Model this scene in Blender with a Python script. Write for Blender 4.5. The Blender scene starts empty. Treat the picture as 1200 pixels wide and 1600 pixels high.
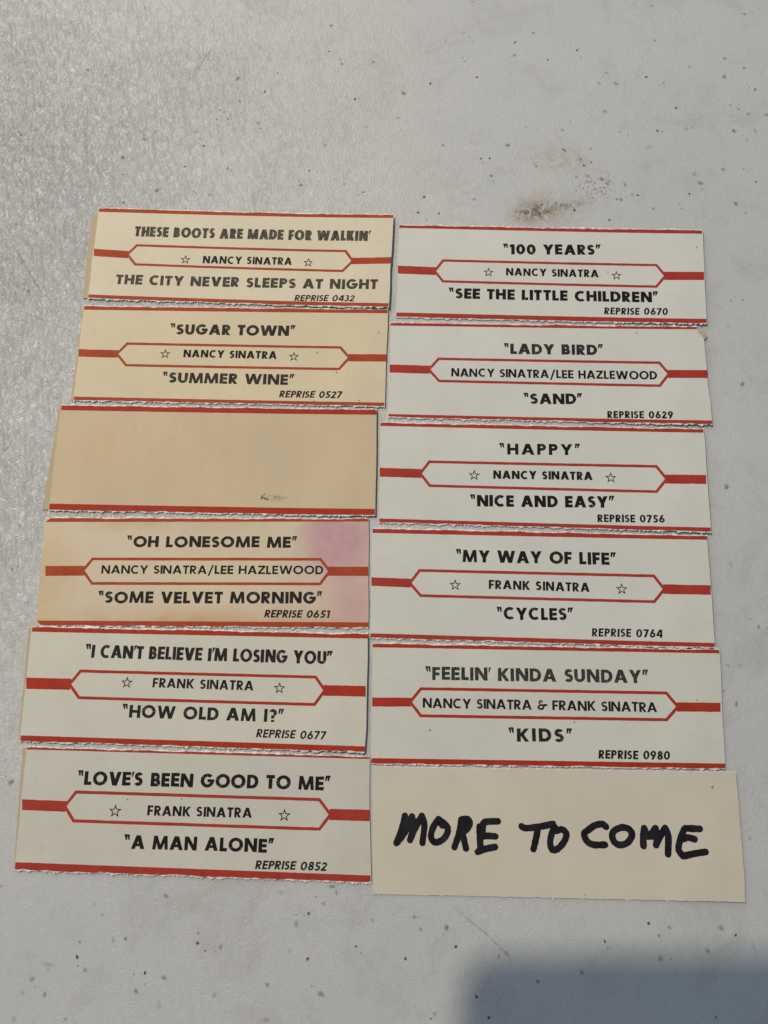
import bpy, math, random
from mathutils import Vector, Matrix

# ------------------------------------------------------------------ camera, world, lamp, exposure
scene = bpy.context.scene
COL = scene.collection
MM = 0.001
CAM_H = 0.18022
RX = Vector((0.99252184, -0.11861596, -0.02882091))
UP = Vector((0.12206716, 0.96446033, 0.23434136))
FW = Vector((0.0, 0.236107, -0.97172706))
cam_data = bpy.data.cameras.new('camera')
cam = bpy.data.objects.new('camera', cam_data)
COL.objects.link(cam)
cam_data.sensor_fit = 'VERTICAL'
cam_data.sensor_height = 36.0
cam_data.lens = 1246.03 / 1600 * 36.0
cam_data.clip_start = 0.002
cam_data.clip_end = 50
cam.matrix_world = Matrix(((RX.x, UP.x, -FW.x, 0), (RX.y, UP.y, -FW.y, 0), (RX.z, UP.z, -FW.z, CAM_H), (0, 0, 0, 1)))
scene.camera = cam

world = bpy.data.worlds.new('World')
scene.world = world
world.use_nodes = True
bgn = world.node_tree.nodes['Background']
bgn.inputs['Color'].default_value = (0.54, 0.78, 1.06, 1)      # cool daylight that fills the room
bgn.inputs['Strength'].default_value = 0.205

lamp_data = bpy.data.lights.new('warm_bulb', 'POINT')
lamp_data.energy = 18.2
lamp_data.color = (1.0, 0.87, 0.68)
lamp_data.shadow_soft_size = 0.012
lamp = bpy.data.objects.new('warm_bulb', lamp_data)
lamp.location = (-0.295, 0.349, 0.80)
COL.objects.link(lamp)

fill_data = bpy.data.lights.new('added_fill', 'AREA')      # added light beyond the far left, to make brightness fall off downwards
fill_data.shape = 'RECTANGLE'
fill_data.size = 0.8
fill_data.size_y = 0.7
fill_data.energy = 3.3
fill_data.color = (1.0, 0.96, 0.90)
fill = bpy.data.objects.new('added_fill', fill_data)
fill.location = (-0.45, 0.80, 0.45)
fill.rotation_euler = (Vector((0, 0, 0.02)) - fill.location).to_track_quat('-Z', 'Y').to_euler()
COL.objects.link(fill)

scene.view_settings.view_transform = 'Standard'
scene.view_settings.look = 'None'
scene.view_settings.exposure = 0.05
scene.view_settings.gamma = 1
scene.cycles.max_bounces = 6

CARDS = {
  'S1': {'loc': [-27.94, 114.023], 'rot': -0.16904, 'q': [[-38.265, 12.811], [37.944, 12.818], [37.97, -12.818], [-37.649, -12.811]], 'inner': [[-38.215, 11.728], [37.988, 11.9], [37.923, -11.864], [-37.698, -11.752]], 'frame': [[-38.047, 1.046], [-37.767, -1.0], [-28.979, -0.261], [-27.211, 2.763], [-26.955, -3.267], [26.503, 2.675], [26.046, -3.516], [28.112, -0.416], [38.03, 0.804], [38.115, -0.98]], 'text': [['song_title', "THESE BOOTS ARE MADE FOR WALKIN'", -28.067, 4.987, 32.313, 5.283, 2.882, 0.25, 0, 0.09, 0.8], ['artist_name', 'NANCY SINATRA', -9.702, -2.016, 12.973, -1.862, 2.08, 0.17, 0, 0.14, 0.3], ['song_title', 'THE CITY NEVER SLEEPS AT NIGHT', -31.187, -8.637, 34.952, -8.09, 2.705, 0.25, 0, 0.13, 0.75], ['catalogue_number', 'REPRISE 0432', 14.348, -11.757, 29.567, -11.492, 1.675, 0.15, 0.2, 0.13, 0.1]], 'stars': [[-14.154, -1.225, 1.289], [17.127, -1.134, 1.275]], 'margin': [[-39.965, 10.517], [-39.136, -12.686]]},
  'S2': {'loc': [-32.395, 87.714], 'rot': -0.14938, 'q': [[-38.127, 12.582], [37.972, 12.689], [37.948, -12.689], [-37.792, -12.582]], 'inner': [[-38.099, 11.529], [38.002, 11.651], [37.921, -11.792], [-37.819, -11.621]], 'frame': [[-38.163, 0.842], [-37.918, -1.167], [-28.247, -0.235], [-26.266, 2.874], [-25.934, -3.501], [26.825, 2.705], [26.739, -3.607], [28.754, -0.303], [38.089, 0.7], [38.145, -1.197]], 'text': [['song_title', '“SUGAR TOWN”', -15.737, 5.246, 15.274, 5.238, 2.785, 0.25, 0, 0.12, 0.45], ['artist_name', 'NANCY SINATRA', -11.884, -0.803, 11.143, -0.861, 1.998, 0.18, 0, 0.14, 0.1], ['song_title', '“SUMMER WINE”', -16.391, -7.56, 15.723, -7.601, 2.7, 0.25, 0, 0.12, 0.5], ['catalogue_number', 'REPRISE 0527', 12.341, -10.886, 27.717, -10.808, 1.744, 0.16, 0.2, 0.13, 0.05]], 'stars': [[-16.43, -0.066, 1.27], [15.381, -0.247, 1.256]], 'margin': [[-38.431, 12.402], [-38.443, -12.429]], 'fleck': [[21.097, 0.949], [26.031, -4.171], [31.749, -11.338], [20.881, -11.709], [35.954, 6.464]]},
  'S3': {'loc': [-38.395, 61.459], 'rot': -0.14549, 'q': [[-38.45, 13.111], [38.217, 12.986], [38.515, -12.986], [-38.282, -13.111]], 'inner': [[-38.414, 11.793], [38.254, 11.688], [38.471, -11.46], [-38.326, -11.56]], 'text': [], 'stars': [], 'margin': [[-39.059, 12.937], [-39.979, -12.989]]},
  'S4': {'loc': [-42.748, 34.945], 'rot': -0.129, 'q': [[-38.191, 12.544], [37.723, 12.492], [38.087, -12.492], [-37.619, -12.544]], 'inner': [[-38.179, 11.543], [37.732, 11.883], [38.071, -11.348], [-37.632, -11.458]], 'q_red': [[-36.966, 12.471], [37.723, 12.492], [38.087, -12.492], [-36.58, -12.609]], 'frame': [[-36.994, 1.075], [-36.737, -1.238], [-27.801, 0.047], [-26.233, 3.124], [-25.798, -3.209], [26.979, 3.306], [27.043, -3.018], [28.783, 0.229], [37.916, 1.283], [37.946, -0.827]], 'text': [['song_title', '“OH LONESOME ME”', -18.296, 5.647, 21.175, 5.672, 2.612, 0.25, 0, 0.12, 0.3], ['artist_name', 'NANCY SINATRA/LEE HAZLEWOOD', -23.739, -0.616, 27.527, -0.471, 1.96, 0.16, 0, 0.12, 0.05], ['song_title', '“SOME VELVET MORNING”', -23.81, -7.387, 27.424, -7.2, 2.673, 0.24, 0, 0.12, 0.3], ['catalogue_number', 'REPRISE 0651', 14.394, -10.396, 29.395, -10.406, 1.702, 0.16, 0.2, 0.13, 0.05]], 'stars': [], 'margin': [[-38.174, 12.39], [-37.636, -12.399]]},
  'S5': {'loc': [-46.307, 9.17], 'rot': -0.14528, 'q': [[-38.385, 12.47], [38.057, 12.639], [38.147, -12.639], [-37.819, -12.47]], 'inner': [[-38.354, 11.388], [38.088, 11.646], [38.109, -11.442], [-37.855, -11.251]], 'frame': [[-38.284, 1.198], [-37.959, -1.241], [-28.047, -0.01], [-26.26, 3.258], [-25.937, -3.191], [26.849, 3.27], [26.87, -3.274], [28.651, 0.134], [37.985, 1.298], [38.057, -0.996]], 'text': [['song_title', "“I CAN'T BELIEVE I'M LOSING YOU”", -25.486, 5.987, 30.184, 5.794, 2.862, 0.22, 0, 0.08, 0.3], ['artist_name', 'FRANK SINATRA', -9.574, -0.189, 12.987, -0.313, 2.079, 0.16, 0, 0.14, 0.15], ['song_title', '“HOW OLD AM I?”', -15.717, -6.797, 20.012, -6.912, 2.726, 0.23, 0, 0.13, 0.3], ['catalogue_number', 'REPRISE 0677', 14.236, -10.227, 29.641, -10.3, 1.746, 0.15, 0.17, 0.14, 0.05]], 'stars': [[-15.385, 0.663, 1.293], [18.781, 0.32, 1.278]], 'margin': [[-39.249, 12.305], [-38.264, -12.347]]},
  'S6': {'loc': [-48.197, -16.995], 'rot': -0.1456, 'q': [[-38.065, 12.507], [37.22, 12.562], [38.263, -12.562], [-37.418, -12.507]], 'inner': [[-38.05, 11.968], [37.234, 12.099], [38.222, -11.2], [-37.459, -10.993]], 'frame': [[-37.715, 1.656], [-37.42, -0.529], [-27.913, 0.473], [-26.21, 3.795], [-26.036, -2.712], [26.86, 3.802], [27.158, -2.746], [29.058, 0.575], [37.691, 1.736], [37.76, -0.532]], 'text': [['song_title', "“LOVE'S BEEN GOOD TO ME”", -25.971, 4.986, 28.946, 5.463, 2.822, 0.24, 0, 0.1, 0.15], ['artist_name', 'FRANK SINATRA', -10.087, -0.805, 12.426, -0.611, 2.012, 0.17, 0, 0.14, 0.1], ['song_title', '“A MAN ALONE”', -14.417, -7.602, 17.47, -7.396, 2.737, 0.24, 0, 0.12, 0.15], ['catalogue_number', 'REPRISE 0852', 13.768, -10.703, 29.091, -10.599, 1.699, 0.16, 0.18, 0.12, 0.05]], 'stars': [[-17.096, -0.176, 1.359], [19.387, 0.063, 1.315]], 'margin': [[-39.042, 12.344], [-37.71, -12.39]], 'fleck': [[-14.709, 2.303], [-2.911, 2.655]]},
  'R1': {'loc': [48.068, 99.031], 'rot': -0.16002, 'q': [[-37.847, 12.765], [37.936, 12.743], [37.675, -12.743], [-37.764, -12.765]], 'inner': [[-37.89, 11.941], [37.881, 11.663], [37.737, -11.553], [-37.699, -11.554]], 'frame': [[-37.844, 1.294], [-37.763, -0.891], [-28.297, -0.005], [-26.653, 3.31], [-26.563, -3.107], [26.42, 3.133], [26.171, -3.39], [28.124, -0.114], [37.84, 1.104], [37.724, -1.137]], 'text': [['song_title', '“100 YEARS”', -11.43, 5.134, 12.75, 5.38, 2.829, 0.25, 0, 0.14, 0.1], ['artist_name', 'NANCY SINATRA', -10.776, -0.782, 12.063, -0.822, 2.081, 0.17, 0, 0.14, 0.1], ['song_title', '“SEE THE LITTLE CHILDREN”', -24.816, -7.405, 26.267, -7.35, 2.815, 0.25, 0, 0.12, 0.1], ['catalogue_number', 'REPRISE 0670', 13.168, -10.78, 28.638, -10.684, 1.853, 0.16, 0.1, 0.15, 0.05]], 'stars': [[-15.112, -0.075, 1.27], [16.425, -0.259, 1.256]], 'fleck': [[36.332, 7.817], [14.375, 0.657]]},
  'R2': {'loc': [42.999, 73.119], 'rot': -0.15257, 'q': [[-38.093, 12.314], [37.608, 12.446], [38.376, -12.446], [-37.892, -12.314]], 'inner': [[-38.14, 11.54], [37.569, 11.77], [38.43, -11.569], [-37.841, -11.502]], 'frame': [[-37.99, 1.245], [-37.923, -0.857], [-28.143, 0.098], [-26.19, 3.297], [-25.999, -3.09], [27.002, 3.257], [26.863, -3.293], [28.793, 0.074], [38.155, 1.16], [38.032, -0.878]], 'text': [['song_title', '“LADY BIRD”', -10.19, 4.563, 13.564, 4.712, 2.72, 0.26, 0, 0.12, 0.45], ['artist_name', 'NANCY SINATRA/LEE HAZLEWOOD', -22.943, -1.552, 26.164, -1.427, 2.148, 0.16, 0, 0.11, 0.15], ['song_title', '“SAND”', -5.499, -8.223, 8.242, -8.045, 2.685, 0.25, 0, 0.12, 0.15], ['catalogue_number', 'REPRISE 0629', 14.082, -11.41, 29.482, -11.184, 1.8, 0.17, 0.03, 0.16, 0.05]], 'stars': [], 'fleck': [[21.71, 10.736]]},
  'R3': {'loc': [37.572, 47.685], 'rot': -0.15451, 'q': [[-38.128, 12.22], [37.765, 12.342], [38.011, -12.342], [-37.648, -12.22]], 'inner': [[-38.179, 11.332], [37.71, 11.39], [38.069, -11.37], [-37.593, -11.306]], 'frame': [[-37.972, 0.971], [-37.891, -1.218], [-28.107, -0.219], [-26.443, 3.04], [-26.193, -3.431], [26.615, 3.252], [26.379, -3.479], [28.449, -0.09], [37.811, 1.091], [37.686, -1.067]], 'text': [['song_title', '“HAPPY”', -9.776, 4.945, 8.884, 5.249, 2.682, 0.24, 0, 0.24, 0.05], ['artist_name', 'NANCY SINATRA', -11.268, -1.037, 11.677, -0.734, 2.019, 0.19, 0, 0.14, 0.05], ['song_title', '“NICE AND EASY”', -16.515, -7.805, 16.509, -7.277, 2.752, 0.25, 0, 0.12, 0.05], ['catalogue_number', 'REPRISE 0756', 12.546, -10.733, 27.796, -10.456, 1.811, 0.17, 0.03, 0.14, 0.05]], 'stars': [[-15.726, -0.319, 1.311], [15.896, -0.108, 1.297]]},
  'R4': {'loc': [32.756, 22.087], 'rot': -0.14976, 'q': [[-38.153, 12.525], [37.984, 12.525], [38.08, -12.525], [-37.912, -12.525]], 'inner': [[-38.22, 11.465], [37.928, 11.632], [38.144, -11.547], [-37.846, -11.529]], 'frame': [[-38.084, 1.146], [-38.016, -0.831], [-29.015, 0.022], [-27.254, 3.314], [-26.863, -3.081], [25.764, 3.409], [25.582, -3.07], [27.568, 0.134], [38.155, 1.255], [38.017, -0.896]], 'text': [['song_title', '“MY WAY OF LIFE”', -18.794, 5.202, 17.302, 5.367, 2.81, 0.24, 0, 0.12, 0.15], ['artist_name', 'FRANK SINATRA', -11.395, -0.806, 11.183, -0.926, 2.064, 0.17, 0, 0.15, 0.1], ['song_title', '“CYCLES”', -9.496, -7.64, 7.355, -7.37, 2.718, 0.23, 0, 0.13, 0.05], ['catalogue_number', 'REPRISE 0764', 11.389, -10.796, 26.953, -10.704, 1.806, 0.16, 0.08, 0.16, 0.05]], 'stars': [[-18.973, -0.164, 1.3], [18.355, -0.112, 1.283]]},
  'R5': {'loc': [29.802, -3.779], 'rot': -0.13524, 'q': [[-38.008, 12.814], [38.348, 12.475], [37.577, -12.475], [-37.918, -12.814]], 'inner': [[-38.077, 11.966], [38.286, 11.71], [37.663, -11.433], [-37.823, -11.689]], 'frame': [[-37.931, 1.046], [-37.893, -0.866], [-29.267, 0.201], [-27.324, 3.438], [-27.288, -2.985], [26.365, 3.355], [26.019, -2.923], [28.28, 0.136], [37.772, 1.14], [37.615, -0.787]], 'text': [['song_title', "“FEELIN' KINDA SUNDAY”", -26.178, 5.068, 22.465, 5.039, 2.829, 0.23, 0, 0.12, 0.6], ['artist_name', 'NANCY SINATRA & FRANK SINATRA', -26.726, -0.942, 24.017, -1.052, 2.089, 0.16, 0, 0.1, 0.2], ['song_title', '“KIDS”', -8.109, -7.684, 5.425, -7.632, 2.774, 0.25, 0, 0.22, 0.35], ['catalogue_number', 'REPRISE 0980', 10.909, -10.899, 26.236, -10.896, 1.789, 0.17, 0.1, 0.13, 0.05]], 'stars': [], 'fleck': [[-25.12, -5.669], [6.098, -3.393], [32.71, 1.625]]},
  'R6': {'loc': [27.551, -29.662], 'rot': -0.13147, 'q': [[-38.639, 12.689], [38.618, 12.713], [38.258, -12.713], [-38.237, -12.689]], 'text': [], 'stars': [], 'fleck': [[33.413, 9.597], [5.629, -11.992]], 'hand': [['MORE', [[[-33.414, -2.704], [-32.255, 0.325], [-31.644, 2.76]], [[-31.678, 2.759], [-30.818, 0.667]], [[-33.247, -2.544], [-31.741, -0.62], [-30.15, 2.672]], [[-30.15, 2.672], [-29.803, 0.683], [-30.551, -2.024]], [[-30.551, -2.024], [-29.463, 0.371], [-28.114, 2.753]], [[-28.08, 2.786], [-27.519, 1.039], [-27.937, -2.532]], [[-24.555, 2.204], [-25.659, 0.593], [-26.118, -1.317], [-25.244, -2.407], [-23.559, -1.748], [-22.625, -0.309], [-22.87, 0.957], [-24.555, 2.204], [-23.715, 0.943]], [[-21.216, -3.282], [-20.182, -0.426], [-19.735, 2.203]], [[-19.735, 2.203], [-18.466, 2.335], [-17.92, 1.436], [-18.66, 0.233], [-19.846, -0.42]], [[-19.509, -0.415], [-18.787, -3.476]], [[-19.663, 1.01], [-18.731, 1.344]], [[-15.922, 0.903], [-15.862, -1.039], [-15.755, -3.387]], [[-14.828, 1.819], [-13.477, 1.943], [-12.003, 1.984]], [[-15.103, 1.509], [-15.31, -0.186]], [[-15.505, -1.117], [-14.248, -0.927], [-12.584, -1.017]], [[-16.356, -4.099], [-14.83, -3.538], [-12.679, -3.083]]]], ['TO', [[[-7.038, 1.05], [-6.152, 0.726], [-3.458, 1.025], [-0.395, 1.667]], [[-3.654, 0.515], [-4.106, -1.344], [-4.669, -3.363]], [[-0.059, 1.081], [-0.83, -0.449], [-1.158, -2.132], [-0.725, -3.428], [0.493, -3.14], [1.792, -1.747], [2.298, -0.228], [1.351, 0.598], [0.088, 0.24]]]], ['COME', [[[10.649, 1.258], [9.875, 1.777], [8.392, 1.537], [6.876, 0.564], [6.012, -0.208], [6.508, -1.583], [7.806, -2.288], [10.266, -2.271]], [[13.985, 1.251], [12.485, 0.657], [11.83, -0.362], [12.224, -1.674], [13.388, -2.242], [15.013, -1.689], [15.966, -0.166], [15.301, 0.957], [13.985, 1.251]], [[18.587, 1.129], [18.239, -0.463], [18.212, -2.364]], [[18.542, 1.158], [19.453, -0.37], [20.918, 1.168]], [[20.918, 1.168], [21.154, -0.414], [20.806, -2.145]], [[20.809, -2.101], [21.773, -0.404], [22.892, 1.23]], [[22.939, 1.231], [23.446, -0.376], [23.155, -3.878]], [[18.828, -0.453], [21.154, -0.414]], [[27.079, 1.27], [30.091, 1.203]], [[26.832, 1.075], [26.01, -0.625], [25.386, -2.823], [26.209, -4.187]], [[26.458, -0.837], [27.485, -0.527], [28.85, -0.84]], [[26.285, -4.186], [28.632, -3.638], [30.889, -3.28]]]]]},
}
SPECKS = [(-48.7, 194.9, 0.0), (-60.5, 174.0, 0.0), (-65.2, 176.8, 0.0), (-82.4, 181.7, 0.0), (-78.5, 166.8, 0.0), (-18.1, 176.7, 0.0), (0.4, 173.1, 1.0), (3.1, 170.1, 0.0), (3.5, 168.5, 1.0), (5.8, 157.0, 1.0), (-24.8, 168.1, 0.0), (-14.0, 168.2, 0.0), (-18.0, 162.7, 1.0), (-20.4, 153.2, 0.0), (-31.4, 155.9, 0.0), (-50.9, 152.5, 0.0), (-56.9, 147.8, 0.0), (-35.4, 148.3, 1.0), (-40.7, 142.7, 1.0), (-44.9, 143.0, 0.0), (-29.6, 140.6, 0.0), (-8.4, 137.0, 1.0), (-34.7, 133.3, 0.0), (-67.7, 137.4, 0.0), (-48.4, 136.6, 0.0), (4.7, 128.7, 1.0), (0.1, 131.7, 0.0), (-11.0, 133.0, 0.0), (-79.7, 159.7, 0.0), (-73.9, 159.4, 0.0), (-47.8, 154.5, 0.0), (-24.9, 160.7, 0.0), (1.9, 181.4, 0.0), (12.0, 168.0, 0.0), (-29.3, 158.0, 0.0), (-59.6, 144.3, 0.0), (-3.7, 143.9, 0.0), (-83.8, 158.6, 0.0), (-57.2, 134.3, 0.0), (41.0, 183.5, 0.0), (50.6, 168.7, 0.0), (49.7, 164.6, 0.0), (58.2, 161.9, 1.0), (38.8, 159.1, 1.0), (26.2, 158.9, 1.0), (36.2, 164.6, 0.0), (66.4, 163.7, 1.0), (18.8, 157.0, 0.0), (16.4, 149.5, 0.0), (26.9, 139.7, 0.0), (36.1, 134.2, 1.0), (38.4, 134.0, 1.0), (38.0, 128.8, 0.0), (49.1, 141.9, 0.0), (58.4, 139.8, 0.0), (70.4, 152.6, 0.0), (74.8, 151.9, 0.0), (72.9, 155.5, 0.0), (83.0, 152.7, 1.0), (87.2, 150.3, 0.0), (88.7, 142.2, 1.0), (72.9, 137.2, 0.0), (82.6, 136.0, 1.0), (90.1, 135.6, 0.0), (70.3, 143.8, 0.0), (108.9, 151.8, 0.0), (103.2, 149.8, 0.0), (104.5, 155.5, 0.0), (89.0, 175.0, 0.0), (112.9, 168.6, 0.0), (106.8, 137.8, 0.0), (104.7, 139.6, 0.0), (107.4, 132.4, 0.0), (102.0, 133.2, 0.0), (96.8, 122.4, 0.0), (102.0, 121.9, 0.0), (104.2, 117.7, 1.0), (86.9, 116.6, 1.0), (77.1, 113.7, 0.0), (84.1, 112.7, 0.0), (97.8, 112.2, 0.0), (99.6, 109.3, 0.0), (89.3, 122.0, 0.0), (90.4, 119.3, 0.0), (72.6, 118.4, 0.0), (73.9, 118.0, 1.0), (71.3, 121.5, 0.0), (65.8, 123.9, 0.0), (66.9, 122.3, 0.0), (69.5, 117.3, 0.0), (20.1, 125.1, 1.0), (18.0, 120.8, 1.0), (23.2, 119.8, 1.0), (64.7, 133.2, 0.0), (57.8, 133.8, 0.0), (49.9, 130.0, 0.0), (43.6, 137.2, 0.0), (61.5, 130.4, 0.0), (32.5, 122.7, 0.0), (111.3, 136.7, 0.0), (87.4, 163.8, 0.0), (94.9, 154.3, 0.0), (55.9, 170.9, 0.0), (38.7, 172.1, 0.0), (-25.7, -39.5, 1.0), (-28.5, -41.2, 0.0), (-12.7, -42.2, 0.0), (-16.6, -46.8, 1.0), (-26.8, -48.0, 1.0), (-49.2, -42.5, 1.0), (-74.3, -42.4, 1.0), (-72.7, -44.9, 0.0), (-60.4, -46.9, 1.0), (-56.6, -48.2, 0.0), (-81.2, -48.6, 0.0), (-62.4, -50.1, 0.0), (-83.7, -45.5, 0.0), (-66.7, -40.0, 0.0), (-68.8, -34.9, 0.0), (-64.1, -40.1, 0.0), (-44.5, -43.9, 0.0), (-55.2, -32.8, 0.0), (-19.6, -36.2, 0.0), (-20.4, -34.9, 0.0), (-22.5, -38.0, 0.0), (-46.4, -52.6, 0.0), (-24.6, -54.7, 0.0), (-35.5, -51.9, 0.0), (-90.2, -26.9, 0.0), (-85.8, -47.9, 0.0), (-77.0, -53.6, 0.0), (-36.3, -58.1, 0.0), (-4.0, -42.6, 0.0), (2.4, -45.4, 0.0), (-6.8, -50.2, 1.0), (3.8, -49.1, 1.0), (13.8, -51.4, 0.0), (6.6, -58.7, 1.0), (8.5, -62.7, 1.0), (-2.2, -60.8, 0.0), (34.1, -51.5, 1.0), (28.4, -56.6, 0.0), (43.6, -49.2, 1.0), (47.6, -50.4, 0.0), (57.9, -51.7, 0.0), (60.6, -53.3, 1.0), (54.4, -55.5, 0.0), (44.7, -55.9, 0.0), (53.4, -67.6, 0.0), (-3.0, -45.1, 0.0), (19.3, -57.3, 0.0), (110.2, 144.8, 0.0), (90.7, 86.0, 0.0), (79.4, 39.9, 0.0), (70.8, -8.4, 0.0), (76.4, 22.1, 0.0), (-87.7, -6.1, 0.0), (-88.0, 70.9, 0.0), (-82.3, 112.1, 0.0), (-87.0, 41.0, 0.0), (88.6, 64.2, 0.0), (79.3, 7.3, 0.0), (67.6, -35.5, 0.0), (70.9, -0.2, 0.0), (68.6, -5.4, 0.0)]
SCRATCHES = [[[-27.9, 182.9], [-33.6, 175.3], [-39.9, 166.3]], [[-89.1, 192.4], [-85.2, 186.5], [-81.7, 181.3]], [[4.1, -41.6], [10.3, -47.4], [14.7, -52.7]], [[-62.2, 145.2], [-57.1, 138.6]], [[-89.3, 132.1], [-79.7, 112.4], [-74.9, 106.4]], [[-86.2, 107.9], [-70.3, 98.7]]]

# ------------------------------------------------------------------ helpers
rnd = random.Random(11)

def mesh_obj(name, verts, faces, mat, parent=None, attr=None, smooth=False):
    """verts in millimetres"""
    me = bpy.data.meshes.new(name)
    me.from_pydata([(x * MM, y * MM, z * MM) for x, y, z in verts], [], faces)
    if attr is not None:
        a = me.attributes.new('cover', 'FLOAT', 'POINT')
        a.data.foreach_set('value', attr)
    if smooth:
        for p in me.polygons:
            p.use_smooth = True
    me.materials.append(mat)
    me.update()
    o = bpy.data.objects.new(name, me)
    COL.objects.link(o)
    o.parent = parent
    return o

class NT:
    def __init__(self, name):
        self.m = bpy.data.materials.new(name)
        self.m.use_nodes = True
        self.t = self.m.node_tree
        self.t.nodes.clear()
        self.out = self.n('ShaderNodeOutputMaterial')
        self.co = self.n('ShaderNodeTexCoord').outputs['Object']
    def n(self, kind, **kw):
        x = self.t.nodes.new(kind)
        for k, v in kw.items():
            setattr(x, k, v)
        return x
    def link(self, a, b):
        self.t.links.new(a, b)
    def put(self, sock, v):
        if isinstance(v, (int, float)):
            sock.default_value = v
        elif isinstance(v, (tuple, list)):
            sock.default_value = tuple(v) if len(v) != 3 or sock.type != 'RGBA' else (*v, 1)
        else:
            self.link(v, sock)
    def noise(self, scale, detail=3, rough=.55, dist=0, co=None, stretch=None):
        co = co or self.co
        if stretch:
            mp = self.n('ShaderNodeMapping')
            self.link(co, mp.inputs['Vector'])
            mp.inputs['Scale'].default_value = stretch[:3]
            if len(stretch) > 3:
                mp.inputs['Rotation'].default_value = (0, 0, stretch[3])
            co = mp.outputs[0]
        x = self.n('ShaderNodeTexNoise')
        self.link(co, x.inputs['Vector'])
        x.inputs['Scale'].default_value = scale
        x.inputs['Detail'].default_value = detail
        x.inputs['Roughness'].default_value = rough
        x.inputs['Distortion'].default_value = dist
        return x.outputs['Fac']
    def ramp(self, f, a, b, lo=0.0, hi=1.0):
        x = self.n('ShaderNodeMapRange')
        self.put(x.inputs[0], f)
        x.inputs[1].default_value = a
        x.inputs[2].default_value = b
        x.inputs[3].default_value = lo
        x.inputs[4].default_value = hi
        return x.outputs[0]
    def math(self, op, a, b=0.0):
        x = self.n('ShaderNodeMath', operation=op)
        self.put(x.inputs[0], a)
        self.put(x.inputs[1], b)
        return x.outputs[0]
    def mix(self, f, a, b):
        x = self.n('ShaderNodeMix', data_type='RGBA')
        self.put(x.inputs[0], f)
        self.put(x.inputs[6], a)
        self.put(x.inputs[7], b)
        return x.outputs[2]
    def blob(self, x0, y0, rx, ry, soft=1.0, rot=0.0):
        """soft elliptical mask round a point of the object, in mm"""
        mp = self.n('ShaderNodeMapping', vector_type='TEXTURE')
        self.link(self.co, mp.inputs['Vector'])
        mp.inputs['Location'].default_value = (x0 * MM, y0 * MM, 0)
        mp.inputs['Rotation'].default_value = (0, 0, rot)
        mp.inputs['Scale'].default_value = (rx * MM, ry * MM, 1)
        g = self.n('ShaderNodeVectorMath', operation='LENGTH')
        self.link(mp.outputs[0], g.inputs[0])
        return self.ramp(g.outputs['Value'], 1.0, 1.0 - soft, 0, 1)
    def bsdf(self, col, rough=.6, bump=None, bdist=.00002, bstr=1.0, spec=.5):
        b = self.n('ShaderNodeBsdfPrincipled')
        self.put(b.inputs['Base Color'], col)
        self.put(b.inputs['Roughness'], rough)
        b.inputs['Specular IOR Level'].default_value = spec
        if bump is not None:
            bp = self.n('ShaderNodeBump')
            self.link(bump, bp.inputs['Height'])
            bp.inputs['Distance'].default_value = bdist
            bp.inputs['Strength'].default_value = bstr
            self.link(bp.outputs[0], b.inputs['Normal'])
        return b.outputs[0]
    def done(self, sh):
        self.link(sh, self.out.inputs['Surface'])
        return self.m

def mul(c, k):
    return tuple(v * k for v in c)

# ------------------------------------------------------------------ materials
def table_material():
    t = NT('moulded_white_plastic')
    # short curled wrinkles of the moulded plastic
    w1 = t.noise(560, 4, .62, 1.9, stretch=(1, .62, 1, .7))
    ridge = t.math('ABSOLUTE', t.math('SUBTRACT', w1, .5))
    ridge = t.ramp(ridge, 0, .13, 1, 0)
    w2 = t.noise(1500, 3, .6, 1.2)
    w3 = t.noise(260, 3, .6, .5)
    patch = t.ramp(t.noise(16, 3, .6), .40, .62, .65, 1)
    h = t.math('ADD', t.math('MULTIPLY', ridge, .55), t.math('MULTIPLY', w2, .45))
    relief_fade = t.ramp(t.blob(-120, 135, 155, 165, .9, -.3), 0, 1, .16, 1)      # light's fading of the texture to the right, built into the bump
    h = t.math('MULTIPLY', t.math('ADD', t.math('MULTIPLY', h, patch), t.math('MULTIPLY', w3, .5)), relief_fade)
    base = t.mix(t.ramp(t.noise(14, 4, .6), .3, .7), TABLE_A, TABLE_B)
    grime = t.math('MULTIPLY', t.ramp(t.noise(70, 6, .74, .8), .50, .74), .34)
    base = t.mix(grime, base, (.33, .31, .28))
    fine = t.ramp(t.noise(1300, 3, .7), .60, .80, 0, .08)
    base = t.mix(fine, base, (.36, .34, .31))
    # brown soil patch above the right column and its smear
    n1 = t.noise(330, 5, .7, 1.2)
    n2 = t.noise(700, 4, .75, .6)
    halo = t.math('MULTIPLY', t.blob(50.5, 117, 13, 7.5, 1, -.1), t.ramp(n1, .34, .58))
    base = t.mix(t.math('MULTIPLY', halo, .7), base, (.33, .27, .17))
    core = t.math('MULTIPLY', t.blob(47.4, 116.9, 6.6, 3.6, .8, .1), t.ramp(n2, .40, .56))
    base = t.mix(t.math('MULTIPLY', core, .9), base, (.17, .11, .045))
    tail = t.math('MULTIPLY', t.blob(56, 117.5, 9, 1.6, .8, .12), t.ramp(n2, .42, .58))
    base = t.mix(t.math('MULTIPLY', tail, .6), base, (.2, .15, .09))
    arc = t.math('MULTIPLY', t.blob(56, 131, 13, 5.5, .9, -.35), t.ramp(n1, .42, .6))
    base = t.mix(t.math('MULTIPLY', arc, .4), base, (.3, .25, .18))
    spot = t.math('MULTIPLY', t.blob(64, 122.5, 6.5, 5.5, .8), t.ramp(n2, .52, .64))
    base = t.mix(t.math('MULTIPLY', spot, .8), base, (.14, .10, .07))
    rough = t.ramp(t.noise(40, 3), .3, .7, .27, .36)
    return t.done(t.bsdf(base, rough, h, .00042, 1.0, .5))

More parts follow.
